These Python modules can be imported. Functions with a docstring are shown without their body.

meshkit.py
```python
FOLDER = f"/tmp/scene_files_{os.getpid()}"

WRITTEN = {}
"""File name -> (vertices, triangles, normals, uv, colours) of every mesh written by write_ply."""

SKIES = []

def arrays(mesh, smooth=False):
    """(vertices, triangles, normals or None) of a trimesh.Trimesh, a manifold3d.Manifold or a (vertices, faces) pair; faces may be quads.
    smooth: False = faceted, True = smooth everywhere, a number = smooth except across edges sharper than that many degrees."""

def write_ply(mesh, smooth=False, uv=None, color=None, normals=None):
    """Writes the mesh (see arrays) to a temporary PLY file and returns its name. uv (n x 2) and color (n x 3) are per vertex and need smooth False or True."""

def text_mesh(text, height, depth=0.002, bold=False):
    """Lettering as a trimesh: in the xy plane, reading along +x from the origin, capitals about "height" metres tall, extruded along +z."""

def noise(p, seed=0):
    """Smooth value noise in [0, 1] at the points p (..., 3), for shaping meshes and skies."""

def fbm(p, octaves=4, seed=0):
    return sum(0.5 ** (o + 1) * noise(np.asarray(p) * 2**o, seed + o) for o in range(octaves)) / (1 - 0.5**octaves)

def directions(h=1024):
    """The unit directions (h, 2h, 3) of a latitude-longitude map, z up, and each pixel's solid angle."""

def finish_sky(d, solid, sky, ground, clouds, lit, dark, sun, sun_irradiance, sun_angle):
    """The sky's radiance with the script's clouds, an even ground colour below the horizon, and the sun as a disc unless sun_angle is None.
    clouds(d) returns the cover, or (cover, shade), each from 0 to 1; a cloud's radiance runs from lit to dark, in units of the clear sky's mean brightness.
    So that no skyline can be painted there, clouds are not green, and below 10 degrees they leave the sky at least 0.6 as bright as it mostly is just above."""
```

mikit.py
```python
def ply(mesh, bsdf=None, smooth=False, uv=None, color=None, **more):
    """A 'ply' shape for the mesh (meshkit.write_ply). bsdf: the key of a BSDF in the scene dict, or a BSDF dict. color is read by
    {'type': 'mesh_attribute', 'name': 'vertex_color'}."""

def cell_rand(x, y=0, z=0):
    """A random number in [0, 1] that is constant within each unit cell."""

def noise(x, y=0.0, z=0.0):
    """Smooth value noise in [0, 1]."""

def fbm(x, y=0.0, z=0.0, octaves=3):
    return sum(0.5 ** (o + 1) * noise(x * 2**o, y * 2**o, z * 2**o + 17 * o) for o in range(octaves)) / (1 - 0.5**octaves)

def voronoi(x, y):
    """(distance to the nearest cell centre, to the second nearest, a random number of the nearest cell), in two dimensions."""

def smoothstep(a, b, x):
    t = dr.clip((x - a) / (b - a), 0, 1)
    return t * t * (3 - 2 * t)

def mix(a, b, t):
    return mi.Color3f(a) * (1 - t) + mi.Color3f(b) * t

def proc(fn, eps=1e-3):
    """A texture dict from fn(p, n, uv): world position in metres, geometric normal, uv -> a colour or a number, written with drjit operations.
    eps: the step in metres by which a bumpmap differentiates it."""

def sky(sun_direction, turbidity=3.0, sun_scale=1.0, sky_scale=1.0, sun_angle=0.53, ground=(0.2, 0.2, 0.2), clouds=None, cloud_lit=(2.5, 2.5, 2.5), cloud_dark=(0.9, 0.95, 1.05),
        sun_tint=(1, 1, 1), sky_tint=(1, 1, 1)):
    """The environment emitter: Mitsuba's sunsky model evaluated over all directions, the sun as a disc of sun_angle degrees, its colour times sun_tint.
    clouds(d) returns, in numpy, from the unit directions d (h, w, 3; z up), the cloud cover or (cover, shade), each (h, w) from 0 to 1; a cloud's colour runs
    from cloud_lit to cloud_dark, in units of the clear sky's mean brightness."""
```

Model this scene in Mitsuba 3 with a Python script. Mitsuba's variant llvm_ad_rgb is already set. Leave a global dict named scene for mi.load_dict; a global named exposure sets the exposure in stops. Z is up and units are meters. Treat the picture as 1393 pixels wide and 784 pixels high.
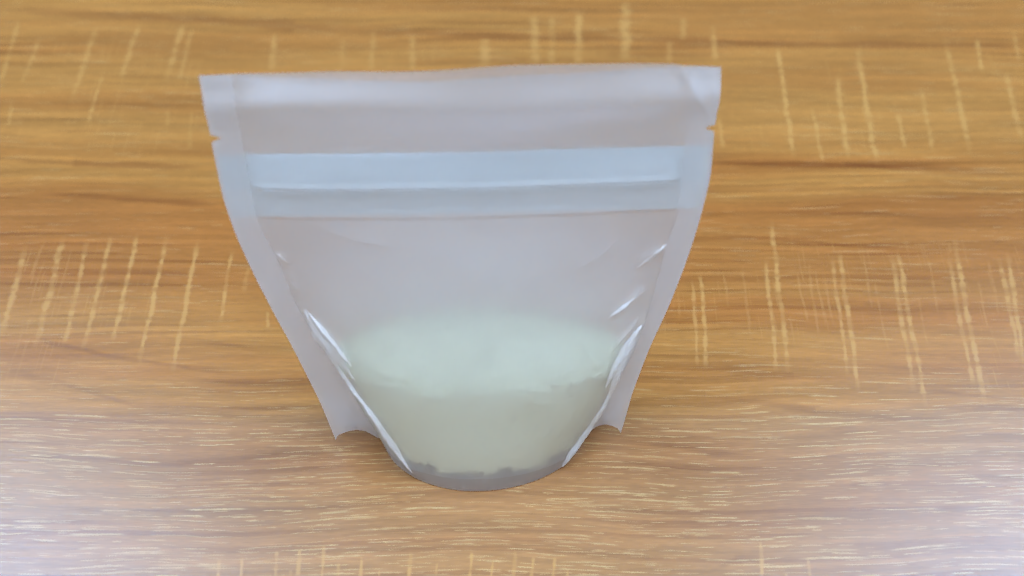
import math
import numpy as np
import drjit as dr
import trimesh
import mitsuba as mi
import mikit
import meshkit
from mikit import noise, fbm, cell_rand, smoothstep, mix
from scipy.interpolate import PchipInterpolator

T = mi.ScalarTransform4f
rng = np.random.default_rng(7)
scene, labels = {}, {}

# ------------------------------------------------------------------ camera, light, exposure
EYE = np.array([0.0116, -0.23818, 0.36147])
PITCH = math.radians(50)
scene['camera'] = {
    'type': 'thinlens', 'fov': 44.0, 'fov_axis': 'x', 'near_clip': 0.02, 'far_clip': 20.0,
    'aperture_radius': 0.0029, 'focus_distance': 0.425,
    'to_world': T().look_at(origin=EYE.tolist(), target=(EYE + [0, math.cos(PITCH), -math.sin(PITCH)]).tolist(), up=[0, 0, 1])}
exposure = 0.0


def lamp(x, y, z, hx, hy, aim, rgb):
    """A soft rectangular lamp hung above the table, facing the point aim."""
    return {'type': 'rectangle',
            'to_world': T().look_at(origin=[x, y, z], target=aim, up=[0, 1, 0.01]) @ T().scale([hx, hy, 1]),
            'bsdf': {'type': 'diffuse', 'reflectance': {'type': 'rgb', 'value': 0.6}},
            'emitter': {'type': 'area', 'radiance': {'type': 'rgb', 'value': rgb}}}


scene['ceiling_lamp'] = lamp(-1.05, 0.57, 1.6, 0.52, 0.23, [-1.05, 0.57, 0], [8.8, 14.4, 23.5])
labels['ceiling_lamp'] = {'label': 'bluish white ceiling lamp mirrored in the near left of the table top', 'category': 'lamp'}
scene['ceiling_lamp_001'] = lamp(1.09, 0.58, 1.6, 0.52, 0.23, [1.09, 0.58, 0], [9.2, 15.0, 24.5])
labels['ceiling_lamp_001'] = {'label': 'bluish white ceiling lamp mirrored in the near right of the table top', 'category': 'lamp'}
scene['ceiling_lamp_002'] = lamp(0.0, 0.0, 1.6, 0.90, 0.25, [0, 0.0, 0], [5.8, 7.2, 9.4])
labels['ceiling_lamp_002'] = {'label': 'white ceiling lamp straight above the pouch', 'category': 'lamp'}
scene['added_fill_lamp'] = lamp(0.0, -1.10, 1.2, 0.90, 0.45, [0, 0, 0.05], [1.35, 1.6, 2.0])  # added unseen fill from the front, brightens the pouch face
labels['added_fill_lamp'] = {'label': 'added large soft white fill light, unseen behind the camera', 'category': 'lamp'}
scene['room_light'] = {'type': 'constant', 'radiance': {'type': 'rgb', 'value': [0.20, 0.20, 0.20]}}

# ------------------------------------------------------------------ wooden table
# pale saw marks across the grain: x0, y0, x1, y1, width (mm), strength
MARKS = [
    (-211.5, 224.8, -208.8, 179.5, 1.95, 0.6), (-198.9, 209.7, -199.7, 180, 1.93, 0.6), (-175.7, 219.5, -175.4, 167.8, 2.25, 0.6), (-156.7, 222.1, -157.5, 182.9, 2.27, 0.7),
    (-137, 221.6, -137.8, 181, 2.59, 0.7), (-132.4, 220, -132, 181.9, 1.95, 0.5), (-166, 186.7, -165.6, 154.1, 1.56, 0.8), (-201, 167.8, -198.5, 153.2, 1.55, 0.6),
    (-94.9, 214.3, -92.8, 188.2, 2.6, 0.7), (-123.5, 163.1, -120.5, 139.1, 1.53, 0.4), (-133.4, 163.1, -132, 153.2, 1.85, 0.4), (129.5, 208.1, 126.4, 133.9, 1.88, 1),
    (138.7, 165.4, 137.7, 131.3, 1.52, 1), (152.5, 186.7, 148.4, 133, 2.16, 0.9), (164.7, 205.6, 159.3, 128.8, 2.18, 0.9), (174.1, 161.8, 173, 139.5, 1.83, 0.7),
    (187.1, 178.6, 184.1, 137.8, 1.85, 0.7), (204.9, 211.7, 198.9, 135.6, 2.19, 0.8), (219.1, 210.7, 215.6, 186.7, 1.62, 0.9), (226.1, 187.7, 221.8, 143.9, 2.18, 0.8),
    (236.7, 216.9, 234, 193.6, 1.96, 0.6), (89.8, 225.8, 87.7, 208.7, 2.64, 0.6), (101.9, 220, 101, 194.6, 2.29, 0.7), (98.1, 158.1, 98.5, 139.1, 1.52, 0.7),
    (21.5, 228.5, 21.7, 191.6, 3.6, 0.7), (29.5, 228.5, 29.1, 191.6, 2.95, 0.6), (42, 231.7, 40.6, 191.6, 3.28, 0.8), (63.9, 238.2, 61.3, 194.1, 4.29, 0.8),
    (-0.4, 211.7, -0.1, 187.7, 3.89, 0.7), (-33, 213.8, -31.3, 187.2, 2.59, 0.6), (-50.7, 216.9, -49.3, 187.7, 2.27, 0.5), (-64.1, 211.7, -62.3, 187.7, 2.27, 0.3),
    (81.9, 209.7, 80.4, 191.6, 2.27, 0.4), (-174.6, 87.2, -172.8, 42.9, 2.19, 0.9), (-161.2, 92.6, -159.3, 36.6, 2.18, 0.9), (-151.5, 89.9, -149.1, 36.9, 1.64, 0.9),
    (-143, 92.6, -141.8, 35, 1.64, 0.9), (-133, 93.7, -131.9, 38.9, 1.64, 1), (-121.6, 91.8, -120.4, 29.8, 1.63, 1), (-109.4, 89.9, -107.9, 25.3, 1.62, 0.9),
    (-95.5, 84.2, -94.6, 47.3, 1.37, 0.9), (-78.3, 54.2, -77, 45.6, 1.07, 0.8), (-120.3, 43.3, -120.1, 28.5, 1.05, 0.3), (-87.1, 84.2, -88.3, 62.3, 1.38, 0.4),
    (-168, 88, -169.2, 69.4, 1.11, 0.4), (78.9, 69.4, 77.3, 28.5, 1.07, 0.8), (82.6, 73.8, 80.3, 27.2, 1.34, 1), (108, 81.2, 104.8, 26.2, 1.35, 0.9),
    (112.8, 100.7, 108.9, 25.9, 1.63, 1), (133.4, 81.2, 129.6, 24.3, 1.34, 0.9), (136.8, 84.9, 132.2, 17, 1.61, 1), (156.3, 82.3, 151.4, 17, 1.6, 0.9),
    (159.3, 86.1, 154.3, 10.2, 1.6, 1), (177.6, 81.2, 172.6, 18, 1.6, 0.9), (181.8, 91, 174.8, 10.2, 1.87, 1), (196.6, 81.2, 192.2, 30.4, 1.62, 0.9),
    (200.6, 84.9, 192.9, 26.2, 1.62, 1), (91.4, 73.1, 90.9, 55.3, 0.82, 0.4), (98.8, 76.7, 97.7, 45, 0.82, 0.35), (119.1, 73.1, 119, 48.4, 0.82, 0.4),
    (124.1, 78.6, 121.9, 41.6, 0.82, 0.35), (145.3, 80.4, 144.1, 55.3, 0.82, 0.45), (147.5, 69.4, 145.9, 35, 0.81, 0.35), (162.5, 62.3, 160.7, 38.3, 0.8, 0.4),
    (170, 82.3, 167.9, 51.8, 0.82, 0.4), (186, 69.4, 184.2, 45, 0.81, 0.4), (192.2, 80.4, 189.9, 51.8, 0.82, 0.35), (179.1, 88, 178.7, 82.3, 1.12, 0.6),
    (-80.9, -46.4, -80.2, -54, 0.92, 0.9), (-73.8, -45.6, -73.1, -54, 0.92, 0.9), (-63.2, -43.3, -62.1, -54, 0.93, 0.9), (-56, -42.5, -55.2, -54, 1.16, 0.9),
    (-58, -50.2, -57.5, -54, 0.92, 0.7), (-48.4, -41.2, -47.7, -54, 0.93, 0.9), (-43.2, -47.7, -42.6, -54, 0.92, 0.7), (-36.2, -45.1, -35.5, -54, 0.92, 0.9),
    (-30, -50.2, -29.8, -54, 0.69, 0.6), (-20.7, -43.8, -20.4, -54, 1.16, 1), (-12.1, -47.7, -11.9, -54, 0.69, 0.7), (-1.6, -43.3, -1.1, -54, 0.93, 1),
    (5.4, -46.4, 5.5, -54, 0.69, 0.8), (12.4, -43.3, 12.4, -54, 0.93, 1), (18.2, -45.6, 17.9, -54, 0.92, 0.9), (25, -45.6, 24.6, -54, 0.92, 0.9),
    (29.2, -50.2, 29.1, -54, 0.69, 0.7), (90.8, -39.9, 89.9, -54, 1.16, 1), (105, -46.4, 104.8, -54, 0.92, 0.8), (97.6, -51.5, 97.2, -54, 0.69, 0.7)]
# dark grain lines (mm)
STREAKS = [
    [(-222, 230.6), (-188, 228.5), (-143.9, 224.8), (-86.6, 219), (-33.4, 214.8), (12.7, 211.7), (78.2, 209.2), (143.3, 206.6), (238.6, 205.1)],
    [(-196.8, 133.5), (-166.4, 131.3), (-109.3, 128.8)],
    [(84.3, 132.2), (146.8, 130.5), (217.9, 125.4)],
    [(-180.2, 114.7), (-144.5, 111.5), (-103.3, 108.2)],
    [(-106.7, 41.6), (-85, 37.6), (-71.4, 34.3)],
    [(-171.2, 35), (-156.6, 39.9), (-131.5, 33.3), (-101.9, 28.5), (-83.4, 25.9)],
    [(-169.1, 26.9), (-147.3, 22.1), (-119.7, 12.7), (-88.8, 10.2), (-56.1, 12.1)],
    [(80, 27.5), (110.8, 24.6), (133.7, 22.7)],
    [(56.1, 18.9), (79, 16.7), (96.4, 13.3), (116.2, 9.6), (143.5, 6.6), (168.4, 5.4)],
    [(153.4, 18), (189.3, 15.2)],
    [(70.5, 7.2), (100.5, 5.7)],
    [(54.7, -2.4), (76.7, -6.8), (96.2, -8.2)],
    [(-159.6, -9.7), (-130.3, -8.8), (-100.3, -11.7), (-66.4, -8.2), (-41.8, -7.6)],
    [(115.1, 2.1), (137.5, 1.8)],
    [(107.8, 104.3), (156.5, 102.7), (211.7, 101.5)],
    [(169.9, 112.3), (214.1, 110.7)],
    [(83.5, 91.8), (125.5, 88), (167, 84.2)],
    [(72.3, -51.5), (82, -46.9), (96.3, -44.3)]]


def wood_parts(p):
    x, y = p.x * 1000, p.y * 1000
    warp = 5.0 * (noise(x / 85, y / 40, 3.0) - 0.5) + 1.6 * (noise(x / 26, y / 12, 8.0) - 0.5)
    Y = y + warp + 0.028 * x * dr.select(x > 0, 0.2, -1) * 0.0
    broad = fbm(x / 160, Y / 13, 1.0, octaves=3)
    mid = noise(x / 60, Y / 3.1, 5.0)
    fine = noise(x / 22, Y / 0.95, 9.0)
    hair = noise(x / 9, Y / 0.42, 2.0)
    return x, y, Y, broad, mid, fine, hair


def dashes(x, Y, pitch, length, seed, density):
    """Short pale pores that run along the grain."""
    r = Y / pitch
    row = dr.floor(r)
    shift = cell_rand(row, seed, 1) * 50
    c = x / length + shift
    col = dr.floor(c)
    k = cell_rand(col, row, seed)
    half = 0.16 + 0.33 * cell_rand(col, row, seed + 3)
    u = dr.abs(c - col - 0.5) / half
    wob = 0.22 * (noise(x / 7, row * 3.7, seed) - 0.5)
    v = dr.abs(r - row - 0.5 - wob) / (0.10 + 0.14 * cell_rand(col, row, seed + 5)) 
    return dr.select(k < density, smoothstep(1.0, 0.55, u) * smoothstep(1.0, 0.35, v) * (0.45 + 0.55 * cell_rand(col, row, seed + 7)), 0.0)


def wood_color(p, n, uv):
    x, y, Y, broad, mid, fine, hair = wood_parts(p)
    c = mix([0.389, 0.162, 0.034], [0.330, 0.119, 0.023], smoothstep(0.33, 0.70, broad))
    red = smoothstep(118, 106, Y) * smoothstep(52, 70, Y) * 0.65
    c = mix(c, [0.328, 0.116, 0.023], red)
    tan = smoothstep(135, 150, Y) * 0.40
    c = mix(c, [0.383, 0.170, 0.040], tan)
    grey_glare = smoothstep(16, 4, Y) * 0.62  # greyer near side: table glare partly put into the wood colour
    c = mix(c, [0.345, 0.170, 0.066], grey_glare)
    c = c * (0.89 + 0.22 * mid) * (0.92 + 0.16 * fine) * (0.95 + 0.10 * hair) * (0.93 + 0.14 * noise(x / 2.6, y / 0.30, 51.0))
    thin = smoothstep(0.60, 0.80, noise(x / 75, Y / 1.7, 31.0)) * smoothstep(0.35, 0.65, noise(x / 70, Y / 20, 14.0))
    c = mix(c, c * mi.Color3f(0.70, 0.62, 0.60), thin * 0.55)
    # dark grain lines
    dark = mi.Float(0)
    for k, s in enumerate(STREAKS):
        wide = (2.3, 1.5, 1.5, 1.4)[k] if k < 4 else 1.0
        taper = smoothstep(s[0][0] - 1, s[0][0] + 16, x) * smoothstep(s[-1][0] + 1, s[-1][0] - 16, x)
        for (xa, ya), (xb, yb) in zip(s[:-1], s[1:]):
            t = (x - xa) / (xb - xa)
            d = y - (ya + (yb - ya) * t) + 0.9 * (noise(x / 14, ya, 4.0) - 0.5)
            w = wide * (0.55 + 1.5 * noise(x / 22, yb, 6.0))
            dark = dr.maximum(dark, dr.select((t >= 0) & (t <= 1), smoothstep(w * 1.4, w * 0.2, dr.abs(d)) * (0.35 + 0.65 * noise(x / 30, ya * 0.3, 12.0)) * taper * (1.0 if k < 4 else 0.65), 0))
    c = mix(c, c * mi.Color3f(0.60, 0.50, 0.52), dark * 0.85)
    # pale pores along the grain
    near = smoothstep(36, -8, Y + 8.0 * (noise(x / 40, 7.0, 3.0) - 0.5))
    dens = 0.24 + 0.38 * near
    patch = 0.4 + 0.6 * smoothstep(0.35, 0.6, noise(x / 45, Y / 9, 21.0))
    pale = dr.maximum(dashes(x, Y, 1.5, 17.0, 11, dens * patch), dashes(x + 3, Y + 0.7, 2.3, 31.0, 41, dens * 0.75))
    pale = dr.maximum(pale, dashes(x, Y + 0.3, 1.3, 11.0, 71, (0.16 + 0.30 * smoothstep(-12, -26, Y)) * patch))
    pale = dr.maximum(pale, dashes(x, Y + 0.5, 0.9, 8.0, 91, (0.06 + 0.24 * near) * patch) * 0.8) * (0.32 + 0.44 * near) * (0.45 + 0.75 * noise(x / 1.7, y / 0.5, 33.0))
    # faint short scratches across the grain, between the saw marks
    band = smoothstep(12, 24, Y) * smoothstep(96, 80, Y) + smoothstep(128, 140, Y) * smoothstep(215, 200, Y)
    hatch = dr.maximum(dashes(y, x, 1.9, 21.0, 131, 0.34), dashes(y + 5, x, 3.1, 34.0, 151, 0.30)) * band * smoothstep(0.42, 0.62, noise(x / 26, y / 30, 43.0)) * (0.3 + 0.7 * noise(x / 2, y / 1.3, 61.0))
    # saw marks across the grain
    saw = mi.Float(0)
    ragged = 0.55 + 0.9 * noise(x / 3.0, y / 1.6, 15.0)
    fill = 0.45 + 0.55 * smoothstep(0.25, 0.6, noise(x / 5.0, y / 2.3, 25.0))
    jit = 0.8 * (noise(y / 9.0, x / 40.0, 27.0) - 0.5)
    for xa, ya, xb, yb, w, s in MARKS:
        t = (ya - y) / (ya - yb)
        d = dr.abs(x - (xa + (xb - xa) * t) + jit)
        e = smoothstep(-0.01, 0.16, t) * smoothstep(1.01, 0.86, t)
        saw = dr.maximum(saw, smoothstep(w * 0.80, w * 0.18, d / ragged) * e * s)
    c = mix(c, [0.560, 0.360, 0.150], dr.clip(pale, 0, 1))
    c = mix(c, [0.525, 0.273, 0.077], dr.clip(dr.maximum(hatch * 0.32, saw * fill * 0.66), 0, 1))
    return c


def wood_bump(p, n, uv):
    x, y, Y, broad, mid, fine, hair = wood_parts(p)
    return 0.5 * fine + 0.3 * hair + 0.2 * noise(x / 2.2, y / 0.6, 3.0)


scene['wood'] = {'type': 'twosided', 'bsdf': {'type': 'bumpmap', 'tex': mikit.proc(wood_bump, eps=1.5e-4), 'scale': 2.2e-5,
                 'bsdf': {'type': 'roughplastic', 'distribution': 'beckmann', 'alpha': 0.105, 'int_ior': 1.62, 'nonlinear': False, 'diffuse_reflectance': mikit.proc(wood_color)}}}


def grid_mesh(P):
    """A rectangular grid of points (rows, columns, 3) as one mesh."""
    r, c = P.shape[:2]
    i, j = np.meshgrid(np.arange(r - 1), np.arange(c - 1), indexing='ij')
    a = i * c + j
    q = np.stack([a, a + 1, a + c + 1, a + c], -1).reshape(-1, 4)
    return trimesh.Trimesh(P.reshape(-1, 3), np.vstack([q[:, [0, 1, 2]], q[:, [0, 2, 3]]]), process=False)


def rounded_slab(hx, hy, h, r):
    from manifold3d import CrossSection, Manifold, JoinType
    cs = CrossSection.square([2 * (hx - r), 2 * (hy - r)], True).offset(r, JoinType.Round, 2.0, 32)
    return Manifold.extrude(cs, h)


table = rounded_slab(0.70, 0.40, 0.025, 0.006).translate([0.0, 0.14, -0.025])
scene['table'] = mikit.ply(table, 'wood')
labels['table'] = {'label': 'orange brown wooden table top with pale saw marks across the grain', 'category': 'table'}

# ------------------------------------------------------------------ the pouch: a frame of its own (mm): x across, s up the side seams, d towards the front
YAW, LEAN = math.radians(1.5), math.radians(10)
U = np.array([math.cos(YAW), math.sin(YAW), 0])
N = np.cross(U, [0, math.sin(LEAN), math.cos(LEAN)])
N /= np.linalg.norm(N)
V = np.cross(N, U)


def world(x, s, d):
    x, s, d = np.broadcast_arrays(np.asarray(x, float), s, d)
    return (x[..., None] * U + s[..., None] * V + d[..., None] * N) / 1000


def curve(pts):
    a = np.array(sorted(pts))
    f = PchipInterpolator(a[:, 0], a[:, 1])
    return lambda s: f(np.clip(s, a[0, 0], a[-1, 0]))


EDGE = {-1: curve([(-6, 45.5), (4.7, 48.1), (21.5, 52.5), (41, 57.5), (58.5, 62.3), (74.7, 66.4), (90, 69.4), (104, 71.0), (120, 71.2), (130, 71.2), (145, 71.5)]),
        1: curve([(-6, 45.8), (4.6, 48.5), (20, 51.8), (39.7, 56.1), (58, 61.1), (75.6, 64.9), (94.8, 68.0), (107, 69.1), (121, 68.8), (132, 69.2), (145, 68.6)])}
INNER = {-1: curve([(-6, 30.5), (-2, 31.3), (18, 38.4), (43, 48.0), (58, 54.0), (78, 58.0), (95, 62.3), (110, 62.6), (145, 62.8)]),
         1: curve([(-6, 34), (-2, 35), (22, 44.2), (41, 51.6), (61, 55.4), (80, 58.2), (95, 60.8), (110, 60.9), (145, 60.6)])}
BULGE = curve([(-6, 21.6), (2, 21.4), (10, 21.0), (25, 19.6), (40, 17.0), (60, 11.8), (80, 5.8), (92, 2.6), (98, 1.5), (116, 1.4), (128, 2.2), (145, 2.6)])
POWER = curve([(-6, 0.5), (15, 0.5), (40, 0.62), (65, 0.85), (90, 1.0), (145, 1.0)])
TOP = curve([(-75, 141.0), (-71.4, 141.0), (-55.7, 141.7), (-36, 141.2), (-6.8, 139.8), (13, 140.7), (33, 141.4), (53, 142.3), (68.6, 141.6), (75, 141.5)])


def smooth(a, b, x):
    t = np.clip((x - a) / (b - a), 0, 1)
    return t * t * (3 - 2 * t)


def n2(x, s, sx, ss, seed):
    return meshkit.noise(np.stack([x / sx, s / ss, np.zeros_like(x) + 0.5], -1), seed) - 0.5


def sheet(x, s):
    """The soft waves of the whole flat upper part: both walls, the zipper and the seals follow it."""
    up = smooth(92, 122, s)
    w = up * (1.6 * np.sin(x / 17.0 + 0.6) * smooth(105, 140, s) + 2.4 * n2(x, s, 30, 22, 5) + 1.0 * n2(x, s, 12, 14, 6))
    w = w + 1.1 * n2(x, s, 38, 26, 9) * smooth(20, 70, s)
    lip = -1.3 * (1 - 0.75 * smooth(54, 64, np.abs(x))) * smooth(131, 141, s) * (0.8 + n2(x, s * 0, 20, 9, 3)) + 1.3 * np.exp(-((s - 131) / 4.5) ** 2) * (0.8 + 0.8 * n2(x, s * 0, 25, 9, 4))
    # the right top corner folded back along a diagonal crease
    f = (x - 57) * 0.848 + (s - 141) * 0.53
    return w + lip - 0.08 * np.maximum(f, 0) + 0.30 * np.exp(-(f / 1.5) ** 2) * smooth(120, 130, s)


# creases pressed into the front wall: x0, s0, x1, s1, height, width (mm)
CREASES = [(-51.5, 60, -38.6, 41.7, 1.3, 1.0), (-58, 81.5, -54.5, 76.5, 0.4, 1.2), (-56.5, 74, -52, 66, 0.4, 1.2), (-50, 52, -42, 38, 0.9, 0.8),
           (58.4, 81.5, 48.6, 73.8, 0.9, 1.4), (53.6, 65.7, 41.0, 58.0, 0.9, 1.4), (51, 56, 43, 44, 1.0, 1.0), (-20, 88, 10, 72, 0.3, 5.0), (-40, 86, -22, 66, 0.3, 4.5),
           (30, 88, 12, 70, 0.3, 5.0), (44, 86, 30, 74, 0.4, 3.0), (-48, 92, -20, 84, 0.4, 2.5)]
# the two long folds where the front wall turns back to the welded margins: (s, x)
FOLDS = {-1: curve([(-5, -20), (0.8, -21.8), (12, -28.5), (24.7, -34.8), (33.7, -41.4), (44.7, -47.6), (57, -52.0), (70, -55)]),
         1: curve([(-5, 26.5), (-2.2, 28.0), (4.8, 32.9), (13.6, 38.8), (27.9, 44.5), (41.9, 48.5), (49.7, 52.4), (60, 54.5)])}


def crease_height(x, s):
    h = np.zeros_like(x)
    for x0, s0, x1, s1, a, w in CREASES:
        L = math.hypot(x1 - x0, s1 - s0)
        tx, ts = (x1 - x0) / L, (s1 - s0) / L
        t = ((x - x0) * tx + (s - s0) * ts) / L
        q = (x - x0) * ts - (s - s0) * tx + 0.7 * np.sin(t * 5 + x0)
        h += a * np.exp(-np.abs(q / w) ** 1.4) * smooth(-0.05, 0.3, t) * smooth(1.05, 0.7, t)
    for sign, fold in FOLDS.items():
        q = (x - fold(s)) * sign
        h += 1.5 * np.exp(-np.abs(q / np.where(q > 0, 0.9, 1.9)) ** 1.3) * smooth(62, 45, s) * (0.75 + 0.9 * n2(s * 0 + sign, s, 5, 7, 77))
    return h


def wall_d(theta, s, x, side):
    """Distance of the front (side 1) or back (side -1) wall from the seam plane."""
    cs = np.maximum(np.cos(theta), 0)
    d = BULGE(s) * cs ** (2 * POWER(s))
    edge = smooth(0.0, 0.18, cs)
    d = d + 0.25 + edge * (1.5 * n2(x, s, 16, 20, 20 + side) * smooth(5, 30, s) * smooth(100, 80, s) + 0.35 * n2(x, s, 6, 9, 30 + side) * smooth(2, 20, s) * smooth(100, 80, s))
    if side > 0:
        d = d + (0.95 * np.exp(-((s - 105.0) / 1.1) ** 2) + 0.9 * smooth(103.5, 106.0, s) * smooth(116.5, 106.0, s) + 0.35 * smooth(93.4, 94.4, s) * smooth(103.5, 102.5, s)) * smooth(0.05, 0.4, cs)
        d = d + crease_height(x, s) * smooth(0.0, 0.10, cs) * smooth(-4, 3, s)
    return side * d


def inner_x(theta, s):
    a = np.sin(theta)
    return np.where(a < 0, INNER[-1](s), INNER[1](s)) * a


def base_s(theta, side, gap=0.35):
    """The s at which the wall meets the table (z = gap mm)."""
    s = np.zeros_like(theta)
    for _ in range(25):
        d = wall_d(theta, s, inner_x(theta, s), side) + sheet(inner_x(theta, s), s)
        s = (gap - d * N[2] - inner_x(theta, s) * U[2]) / V[2]
    return s


def wall_points(theta, s, side, inset=0.0):
    x = inner_x(theta, s)
    d = wall_d(theta, s, x, side) + sheet(x, s)
    if inset:
        x = x * (1 - inset / 45.0)
        d = d - side * inset
    return x, s, d


TH = np.linspace(-math.pi / 2, math.pi / 2, 261)


def seal_rise(theta):
    return np.maximum(1.4, 2.0 - base_s(theta, 1))


def wall(side, lo, hi, rows):
    """lo, hi: functions of theta giving the first and last s."""
    t = np.linspace(0, 1, rows)[:, None]
    s = lo(TH)[None] * (1 - t) + hi(TH)[None] * t
    th = np.broadcast_to(TH[None], s.shape)
    return grid_mesh(world(*wall_points(th, s, side)))


def top_edge(x):
    t = TOP(x)
    return t + 0.84 * sheet(x, t)


def top_s(theta):
    return top_edge(inner_x(theta, np.full_like(theta, 141.0)))


def film(base, rough, spec, diff):
    return {'type': 'principledthin', 'base_color': {'type': 'rgb', 'value': base}, 'roughness': rough, 'spec_trans': spec, 'diff_trans': diff, 'eta': 1.5}


scene['frosted_film'] = film([0.92, 0.955, 0.99], 0.33, 0.53, 0.94)
scene['sealed_film'] = film([0.92, 0.945, 0.975], 0.32, 0.40, 0.86)
scene['base_film'] = film([0.89, 0.89, 0.88], 0.26, 0.44, 0.96)
scene['zip_film'] = film([0.92, 0.98, 1.0], 0.36, 0.08, 0.64)

POUCH = 'stand_up_pouch'
labels[POUCH] = {'label': 'frosted translucent stand up zip pouch with tear notches, standing on the wooden table', 'category': 'pouch'}
seal_line = lambda th: base_s(th, 1) + seal_rise(th)
scene[POUCH + '__front_wall'] = mikit.ply(wall(1, seal_line, top_s, 330), 'frosted_film', smooth=True)
scene[POUCH + '__bottom_seal'] = mikit.ply(wall(1, lambda th: base_s(th, 1), seal_line, 24), 'base_film', smooth=True)
scene['fold_highlight_film'] = film([0.97, 0.98, 0.99], 0.36, 0.20, 0.66)  # whiter film for the pleats, its white stands in for highlights on the folds


def pleat(pts, widths, height):
    """Fold highlight put into a pale pleat: a narrow raised fold of film that runs along the wall through pts (x, s)."""
    pts = np.array(pts, float)
    k = np.linspace(0, 1, len(pts))
    t = np.linspace(0, 1, 90)
    x, s = PchipInterpolator(k, pts[:, 0])(t), PchipInterpolator(k, pts[:, 1])(t)
    w = 1.9 * np.interp(t, np.linspace(0, 1, len(widths)), widths) * (0.8 + 0.5 * meshkit.noise(np.stack([t * 9, t * 0, t * 0 + pts[0, 0]], -1), 5))
    gx, gs = np.gradient(x), np.gradient(s)
    L = np.hypot(gx, gs)
    b = np.linspace(-1, 1, 9)[None]
    X, S = x[:, None] + (gs / L * w / 2)[:, None] * b, s[:, None] - (gx / L * w / 2)[:, None] * b
    a = np.clip(X / np.where(X < 0, INNER[-1](S), INNER[1](S)), -1, 1)
    d = wall_d(np.arcsin(a), S, X, 1) + sheet(X, S) + 0.12 + height * np.minimum(w, 1.5)[:, None] * (1 - np.abs(b)) ** 0.8 * (0.55 + 0.9 * meshkit.noise(np.stack([X / 1.3, S / 2.2, X * 0], -1), 8))
    return grid_mesh(world(X, S, d))


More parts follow.
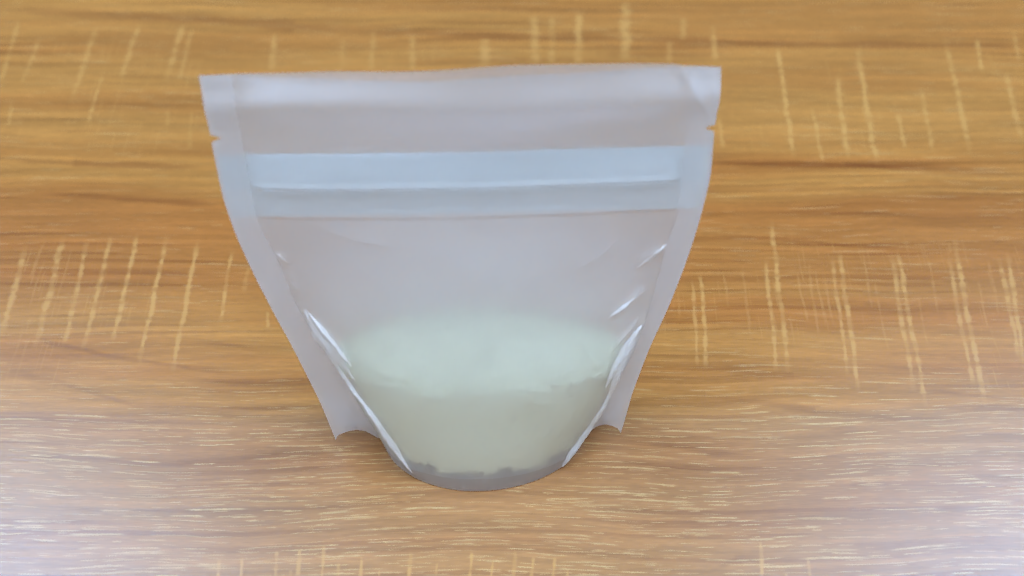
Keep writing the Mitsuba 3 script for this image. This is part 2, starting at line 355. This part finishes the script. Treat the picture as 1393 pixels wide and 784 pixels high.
PLEATS = [([(-51.8, 60), (-47.6, 44.7), (-41.4, 33.7), (-34.8, 24.7), (-28.5, 12.0), (-21.8, 0.8)], [0.2, 2.6, 1.6, 1.0, 1.5, 2.2, 0.3], 0.5),
          ([(-50.7, 59.1), (-44.4, 50.9), (-38.6, 41.7)], [0.3, 0.9, 0.8, 0.2], 0.5),
          ([(-48.5, 50.0), (-43.5, 43.0), (-38.0, 35.5)], [0.3, 3.2, 1.6, 0.2], 0.3),
          ([(-57.7, 80.6), (-55.0, 77.2)], [0.2, 0.8, 0.1], 0.2), ([(-56.0, 71.5), (-53.4, 68.0)], [0.1, 0.5, 0.1], 0.2),
          ([(52.4, 51.0), (47.3, 41.9), (44.2, 27.9), (38.8, 13.6), (32.9, 4.8), (28.0, -1.6)], [0.3, 2.6, 1.6, 1.4, 2.4, 2.6, 0.3], 0.5),
          ([(49.5, 47.5), (44.5, 38.0), (41.5, 30.0)], [0.2, 1.6, 1.2, 0.2], 0.4),
          ([(58.2, 81.2), (54.0, 77.5), (49.1, 74.2)], [0.2, 1.0, 0.9, 0.1], 0.25),
          ([(53.6, 65.5), (48.0, 62.4), (41.8, 58.5)], [0.1, 0.6, 0.9, 0.1], 0.25)]
for k, (pts, widths, height) in enumerate(PLEATS):
    scene[POUCH + '__front_wall__pleat' + ('_%03d' % k if k else '')] = mikit.ply(pleat(pts, widths, height), 'fold_highlight_film', smooth=True)
scene[POUCH + '__back_wall'] = mikit.ply(wall(-1, lambda th: base_s(th, -1), top_s, 300), 'frosted_film', smooth=True)


def side_seal(sign):
    """The welded margin: two films lying on each other, with a tear notch; at the foot they part, the front one arched."""
    rows, cols = 300, 26
    b = np.linspace(0, 1, cols)
    arch = np.interp(b, [0, 0.12, 0.30, 0.50, 0.70, 0.86, 0.93, 1.0], [-4.0, -0.5, 3.0, 4.7, 5.1, 4.8, 4.2, 2.8])
    out = []
    for o, foot, part in ((0.25, arch, 3.0), (-0.25, np.full(cols, 1.1), -4.5)):
        t = np.linspace(0, 1, rows)[:, None]
        xt = sign * (INNER[sign](141.0) + (EDGE[sign](141.0) - INNER[sign](141.0)) * b)
        s = foot[None] * (1 - t) + top_edge(xt)[None] * t
        notch = 3.0 * np.maximum(0, 1 - np.abs(s - 121.0) / 1.25)
        w = EDGE[sign](s) + 0.25 * n2(s * 0, s, 9, 11, 40 + sign) - notch * b[None]
        x = sign * (INNER[sign](s) + (w - INNER[sign](s)) * b[None])
        mid = sheet(x, s) + 0.5 * n2(x, s, 14, 16, 50 + sign) * b[None]
        curl = part * smooth(0.0 if o < 0 else 0.3, 0.5 if o < 0 else 1.0, b)[None] * smooth(22, 2, s)
        out.append(grid_mesh(world(x, s, mid + curl + o)))
    return out


for k, sign in enumerate((-1, 1)):
    key = POUCH + '__side_seal' + ('' if k == 0 else '_001')
    scene[key] = mikit.ply(trimesh.util.concatenate(side_seal(sign)), 'sealed_film', smooth=True)


def zip_strip(side):
    """One flange of the zipper with its moulded ribs."""
    cols, prof = 260, np.array([(94.0, 0.12), (94.2, 0.45), (98.0, 0.40), (101.8, 0.42), (102.4, 0.75), (103.2, 0.75), (103.8, 0.45), (106.0, 0.5), (104.5, 0.85), (106.6, 0.95), (109.0, 0.6), (112.0, 0.45),
                                (115.0, 0.42), (115.3, 0.1)])
    sp = np.linspace(94.0 if side > 0 else 103.4, 115.3, 90)
    dp = np.interp(sp, prof[:, 0], prof[:, 1])
    a = np.linspace(-1, 1, cols)
    s = np.broadcast_to(sp[:, None], (90, cols)).copy()
    s = s + 0.6 * n2(a[None] * 70 + 0 * s, s * 0, 28, 9, 8)
    w = np.where(a[None] < 0, EDGE[-1](s), EDGE[1](s)) - 1.0
    x = a[None] * w
    crushed = smooth(0.70, 0.93, np.abs(a))[None]
    d = sheet(x, s) + side * (dp[:, None] * (1 - crushed) + 0.1 * crushed)
    return grid_mesh(world(x, s, d))


scene[POUCH + '__zipper'] = mikit.ply(trimesh.util.concatenate([zip_strip(1), zip_strip(-1)]), 'zip_film', smooth=True)


def gusset():
    """The bottom film that hangs between the two seal lines and carries the grains."""
    r = np.linspace(0, 1, 40)[:, None]
    ph = np.linspace(-math.pi, math.pi, 241)[None]
    front = np.abs(ph) <= math.pi / 2
    th = np.where(front, ph, np.sign(ph) * math.pi - ph)
    sf = base_s(th.ravel(), 1).reshape(th.shape) + seal_rise(th)
    sb = base_s(th.ravel(), -1).reshape(th.shape) + seal_rise(th)
    s = np.where(front, sf, sb)
    xf, _, df = wall_points(th, s, 1, 0.3)
    xb, _, db = wall_points(th, s, -1, 0.3)
    x, d = np.where(front, xf, xb), np.where(front, df, db)
    P = world(x, s, d)
    mid = world(0, 0, 0) + [0.001, 0, 0.0012]
    Q = mid + (P - mid) * r[..., None]
    Q[..., 2] = 0.0012 + (P[..., 2] - 0.0012) * r ** 5
    return grid_mesh(Q)


scene[POUCH + '__bottom_gusset'] = mikit.ply(gusset(), 'frosted_film', smooth=True)

# ------------------------------------------------------------------ the white grains inside
LEVEL = 40.0


def level_z(x, d):
    """Height (mm) of the heap's top."""
    return LEVEL + 2.4 * (-d / 17.0) + 1.4 * np.cos(x / 22.0) - 1.0 + 2.0 * n2(x, d, 14, 10, 60)


def level_s(th, side):
    s = np.full_like(th, 40.0)
    for _ in range(12):
        x, _, d = wall_points(th, s, side, 1.4)
        s = (level_z(x, d) - d * N[2]) / V[2]
    return s


def heap_core():
    m = []
    ph = np.linspace(-math.pi, math.pi, 181)
    front = np.abs(ph) <= math.pi / 2
    th = np.where(front, ph, np.sign(ph) * math.pi - ph)
    rows = []
    for t in np.linspace(0, 1, 40):
        lo = np.where(front, base_s(th, 1), base_s(th, -1)) + seal_rise(th) + 3.2
        hi = np.where(front, level_s(th, 1), level_s(th, -1)) - 1.0
        s = lo + (hi - lo) * t
        f, b = wall_points(th, s, 1, 3.1), wall_points(th, s, -1, 3.1)
        rows.append(np.where(front[:, None], world(*f), world(*b)))
    for q in np.linspace(1, 0, 14)[1:]:
        c = rows[39].mean(0)
        rows.append(c + (rows[39] - c) * q)
    return grid_mesh(np.array(rows))


def grain_shape(i):
    g = trimesh.creation.icosphere(subdivisions=1, radius=1.0)
    v = g.vertices * [2.7, 1.05, 0.95]
    v[:, 1] += 0.12 * (v[:, 0] / 2.7) ** 2 * (1 + 0.4 * i)
    v[:, 1:] *= (1 - 0.25 * np.maximum(v[:, :1] / 2.7, 0))
    return v, g.faces


def grains():
    pts, nor = [], []
    for side, count in ((1, 1900), (-1, 700)):
        th = np.arcsin(rng.uniform(-0.985, 0.985, count))
        lo = base_s(th, side) + seal_rise(th) + 0.4 + 2.6 * meshkit.noise(np.stack([th * 13, th * 0, th * 0 + side], -1), 90)
        hi = level_s(th, side) - 0.8
        s = lo + (hi - lo) * rng.uniform(0, 1, count)
        p = world(*wall_points(th, s, side, 2.5))
        p2 = world(*wall_points(th, s, side, 3.5))
        pts.append(p)
        nor.append(p - p2)
    th = np.arcsin(rng.uniform(-0.93, 0.93, 1300))
    f = rng.uniform(0.08, 0.955, 1300)
    sf, sb = level_s(th, 1), level_s(th, -1)
    P = world(*wall_points(th, sf, 1, 1.4)) * f[:, None] + world(*wall_points(th, sb, -1, 1.4)) * (1 - f)[:, None]
    P[:, 2] += rng.uniform(-0.0012, 0.0004, 1300) - 0.0016 * smooth(0.80, 0.97, f)
    pts.append(P)
    nor.append(np.tile([0, 0, 1.0], (1300, 1)))
    pts, nor = np.vstack(pts), np.vstack(nor)
    nor /= np.linalg.norm(nor, axis=1, keepdims=True)
    vs, fs, at = [], [], 0
    shapes = [grain_shape(i) for i in range(3)]
    for i, (p, n) in enumerate(zip(pts, nor)):
        v, f = shapes[i % 3]
        a = rng.normal(size=3)
        a -= n * (a @ n) * 0.95
        a /= np.linalg.norm(a)
        b = np.cross(n, a)
        b /= np.linalg.norm(b)
        c = np.cross(a, b)
        k = rng.uniform(0.85, 1.1) / 1000
        vs.append(p + (v * k) @ np.stack([a, b, c]))
        fs.append(f + at)
        at += len(v)
    return trimesh.Trimesh(np.vstack(vs), np.vstack(fs), process=False)


scene['rice'] = {'type': 'roughplastic', 'diffuse_reflectance': {'type': 'rgb', 'value': [0.90, 0.855, 0.54]}, 'alpha': 0.3}
core = heap_core()
heap = trimesh.util.concatenate([core, grains()])
scene['white_grains'] = mikit.ply(heap, {'type': 'twosided', 'bsdf': {'type': 'ref', 'id': 'rice'}}, smooth=True)
labels['white_grains'] = {'label': 'heap of small pale white grains filling the bottom of the frosted pouch', 'category': 'grains', 'kind': 'stuff'}
